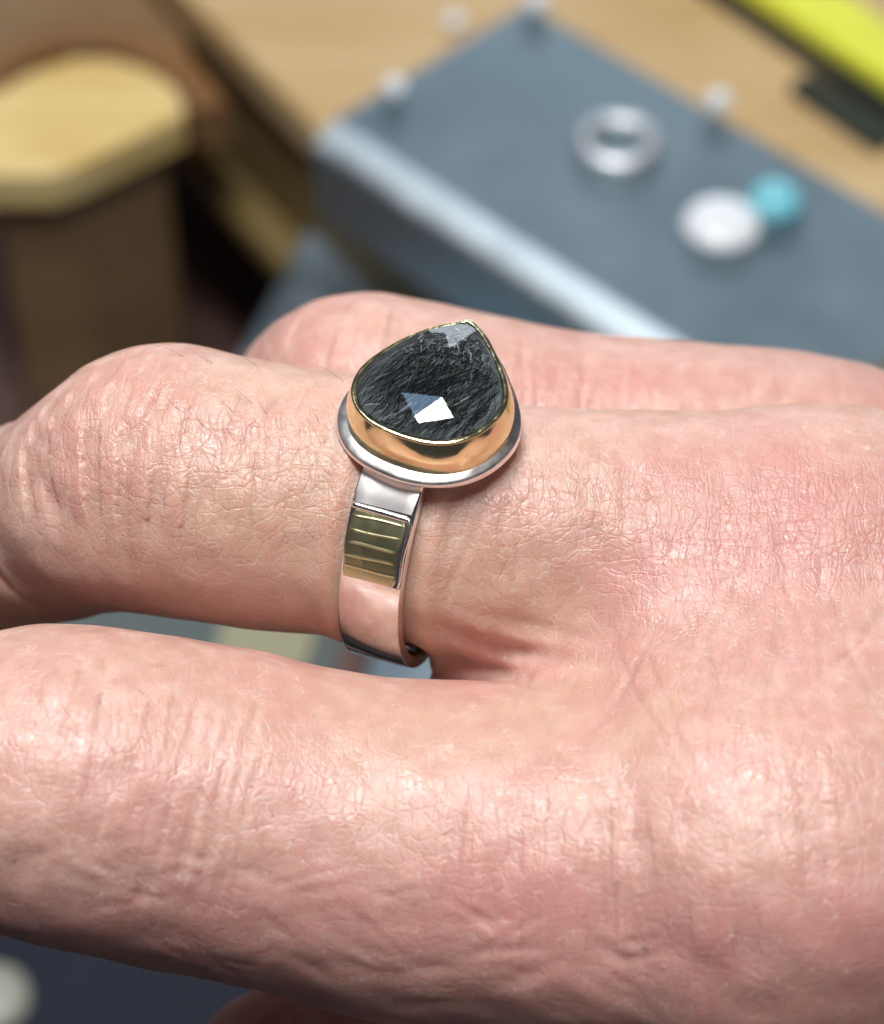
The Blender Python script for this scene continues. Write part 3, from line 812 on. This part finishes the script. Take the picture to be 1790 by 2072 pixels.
# plain silver ring lying flat on the block
c = at(1252, 285, BT + 1.5); c[2] = BT + .05
pr = [(7.1 - .0 * k, 0) for k in range(0)]
pr = [(5.6 + 1.45 * math.cos(t), 1.25 + 1.22 * math.sin(t)) for t in np.linspace(0, 2 * math.pi, 20, endpoint=False)]; pr.append(pr[0])
sr = lathe('silver_ring', pr, M_SATIN, c)
tag(sr, 'plain thick silver ring lying flat on top of the steel block', 'ring')
c = at(1460, 462, BT); c[2] = BT + .05
wc = lathe('white_cabochon', [(5.8, 0), (6.2, .5), (6.1, 1.2), (5.4, 2.1), (4.0, 2.8), (2.2, 3.1), (.2, 3.2)], M_WHITE, c)
tag(wc, 'round milky white polished stone on steel block in front of teal bead', 'gemstone')
c = at(1568, 418, BT); c[2] = BT + .05
tc_ = lathe('teal_cabochon', [(3.9, 0), (4.5, .6), (4.4, 1.5), (3.7, 2.7), (2.5, 3.5), (1.1, 3.9), (.15, 4.0)], M_TEAL, c)
tag(tc_, 'small teal blue polished stone on steel block behind the white stone', 'gemstone')
for i, (u, v, h, lab) in enumerate(((800, 195, BT, 'tiny pale bead near the left back edge of steel block'), (1086, 22, BT, 'tiny pale bead at the far back corner of steel block'),
                                    (1453, 222, BT, 'tiny pale bead at the long back edge of block beyond teal stone'), (921, 62, 0, 'tiny pale bead on the wood beside the block'))):
    c = at(u, v, h); c[2] = h + .05
    bd = lathe('pale_bead', [(.5, 0), (1.5, .5), (2.0, 1.4), (2.05, 2.0), (1.8, 2.9), (1.1, 3.6), (.15, 3.9)], M_WHITE, c, n=20)
    tag(bd, lab, 'bead', 'tiny pale beads around the block')

# yellow tool with dark underside, top right
y0, y1 = at(1428, 0, 0), at(1790, 250, 0)
yd = (y1 - y0) / np.linalg.norm(y1 - y0); yn = np.array([-yd[1], yd[0], 0]); yn *= np.sign(yn[1])
tool = empty('yellow_tool', Vector(y0 * MM))
tag(tool, 'bright yellow bar shaped tool with dark base at the upper right', 'tool')
prism('dark_base', [y0 - yd * 60 + [0, 0, 5], y1 + yd * 60 + [0, 0, 5], y1 + yd * 60 + yn * 13 + [0, 0, 5], y0 - yd * 60 + yn * 13 + [0, 0, 5]], 4.9, M_BLACK, tool, y0, .6)
prism('yellow_body', [y0 - yd * 60 + yn * .3 + [0, 0, 9], y1 + yd * 60 + yn * .3 + [0, 0, 9], y1 + yd * 60 + yn * 12.5 + [0, 0, 9], y0 - yd * 60 + yn * 12.5 + [0, 0, 9]], 4.0, M_YELLOW, tool, y0, .8)
k0 = at(1597, 165, 3)
prism('side_clip', [k0, k0 + yd * 22, k0 + yd * 22 + yn * 6, k0 + yn * 5], 2.8, M_BLACK, tool, y0, .5)
g0 = at(1700, 0, 0) + yn * 10
gp = prism('grey_plate', [g0 + [0, 0, 3], g0 + yd * 90 + [0, 0, 3], g0 + yd * 90 + yn * 60 + [0, 0, 3], g0 + yn * 60 + [0, 0, 3]], 2.9, M_PLATE, None, g0, .4)
gp.location = Vector(g0 * MM)
tag(gp, 'grey steel plate lying beyond the yellow tool at the corner', 'steel plate')

# wooden bench pin, rounded at the back, on its peg
PZ = -4.0
pts = [(-70, 352), (0, 353), (100, 354), (140, 343), (372, 232), (374, 214), (350, 172), (300, 140), (225, 117), (150, 117), (60, 146), (-40, 205), (-90, 260)]
pp = [at(u, v, PZ) for u, v in pts]
pin = empty('bench_pin', Vector(pp[3] * MM))
tag(pin, 'round backed pale wooden bench pin on a dark peg at the left', 'bench pin')
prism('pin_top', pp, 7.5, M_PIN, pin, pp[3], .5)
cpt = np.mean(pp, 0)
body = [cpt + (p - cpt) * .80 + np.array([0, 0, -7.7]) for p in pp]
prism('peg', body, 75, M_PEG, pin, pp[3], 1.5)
# curved lip of the bench cut-out behind the pin
arc = [(-90, 230), (-20, 150), (60, 92), (150, 66), (225, 68), (300, 92), (372, 140), (430, 215)]
ap_ = catmull([at(u, v, -7) for u, v in arc], 6)
loops = []
for i, p in enumerate(ap_):
    t = ap_[min(i + 1, len(ap_) - 1)] - ap_[max(i - 1, 0)]; t /= np.linalg.norm(t); s_ = np.array([-t[1], t[0], 0])
    loops.append(np.array([p + s_ * 3.5 * x_ + np.array([0, 0, y_]) for x_, y_ in ((-1, -9), (-1, -.8), (-.8, 0), (.8, 0), (1, -.8), (1, -9))]) - e1 + RC)
rim = loft('curved_rim', loops, M_RIM, bench, caps=True)
shelf_pts = [at(u, v, -12) for u, v in ((-160, 260), (-40, 190), (60, 120), (150, 90), (240, 92), (330, 130), (420, 200), (330, -40), (200, -140), (-160, -140))]
prism('side_board', shelf_pts, 8, wood('side_wood', (0.20, 0.12, 0.055), (0.30, 0.19, 0.10), .4, 0), bench, e1)

# things lying low under the hand
def flat(name, uv, z, h, m, label, cat, bev=.3):
    P = [at(u, v, z) for u, v in uv]
    o = prism(name, P, h, m, None, P[0], bev); o.location = Vector(P[0] * MM)
    return tag(o, label, cat)
flat('khaki_card', ((432, 1330), (470, 1180), (660, 1200), (630, 1320), (545, 1480), (420, 1420)), -27.6, 1.0, M_KHAKI, 'pale khaki card seen through the gap below the ringed finger', 'card')
flat('grey_card', ((60, 1180), (720, 1180), (700, 1300), (640, 1440), (60, 1440)), -28.7, 1.2, M_GREY, 'grey green card glimpsed beneath the khaki card between the fingers', 'card')
flat('dark_strip', ((700, 1290), (745, 1230), (772, 1230), (712, 1420), (650, 1480), (640, 1440)), -26.4, 1.0, M_TRAY, 'dark brown leather strip glimpsed through the gap left of ring bottom', 'leather strip')
flat('navy_cloth', ((-200, 1700), (300, 1750), (520, 1900), (520, 2250), (-200, 2250)), -78, 3, M_NAVY, 'dark navy cloth below the near finger at lower left', 'cloth', 1)
c = at(12, 1990, -72); 
pb = lathe('pale_pebble', [(5.6, 0), (6.4, 1), (6.2, 2.2), (5.0, 3.4), (3.0, 4.1), (.3, 4.4)], plain('pale_pebble', (.42, .42, .36), .4), (c[0] - 3, c[1], -78), tilt=(0, .1, 0))
tag(pb, 'pale oval pebble on the navy cloth at the lower left edge', 'pebble')
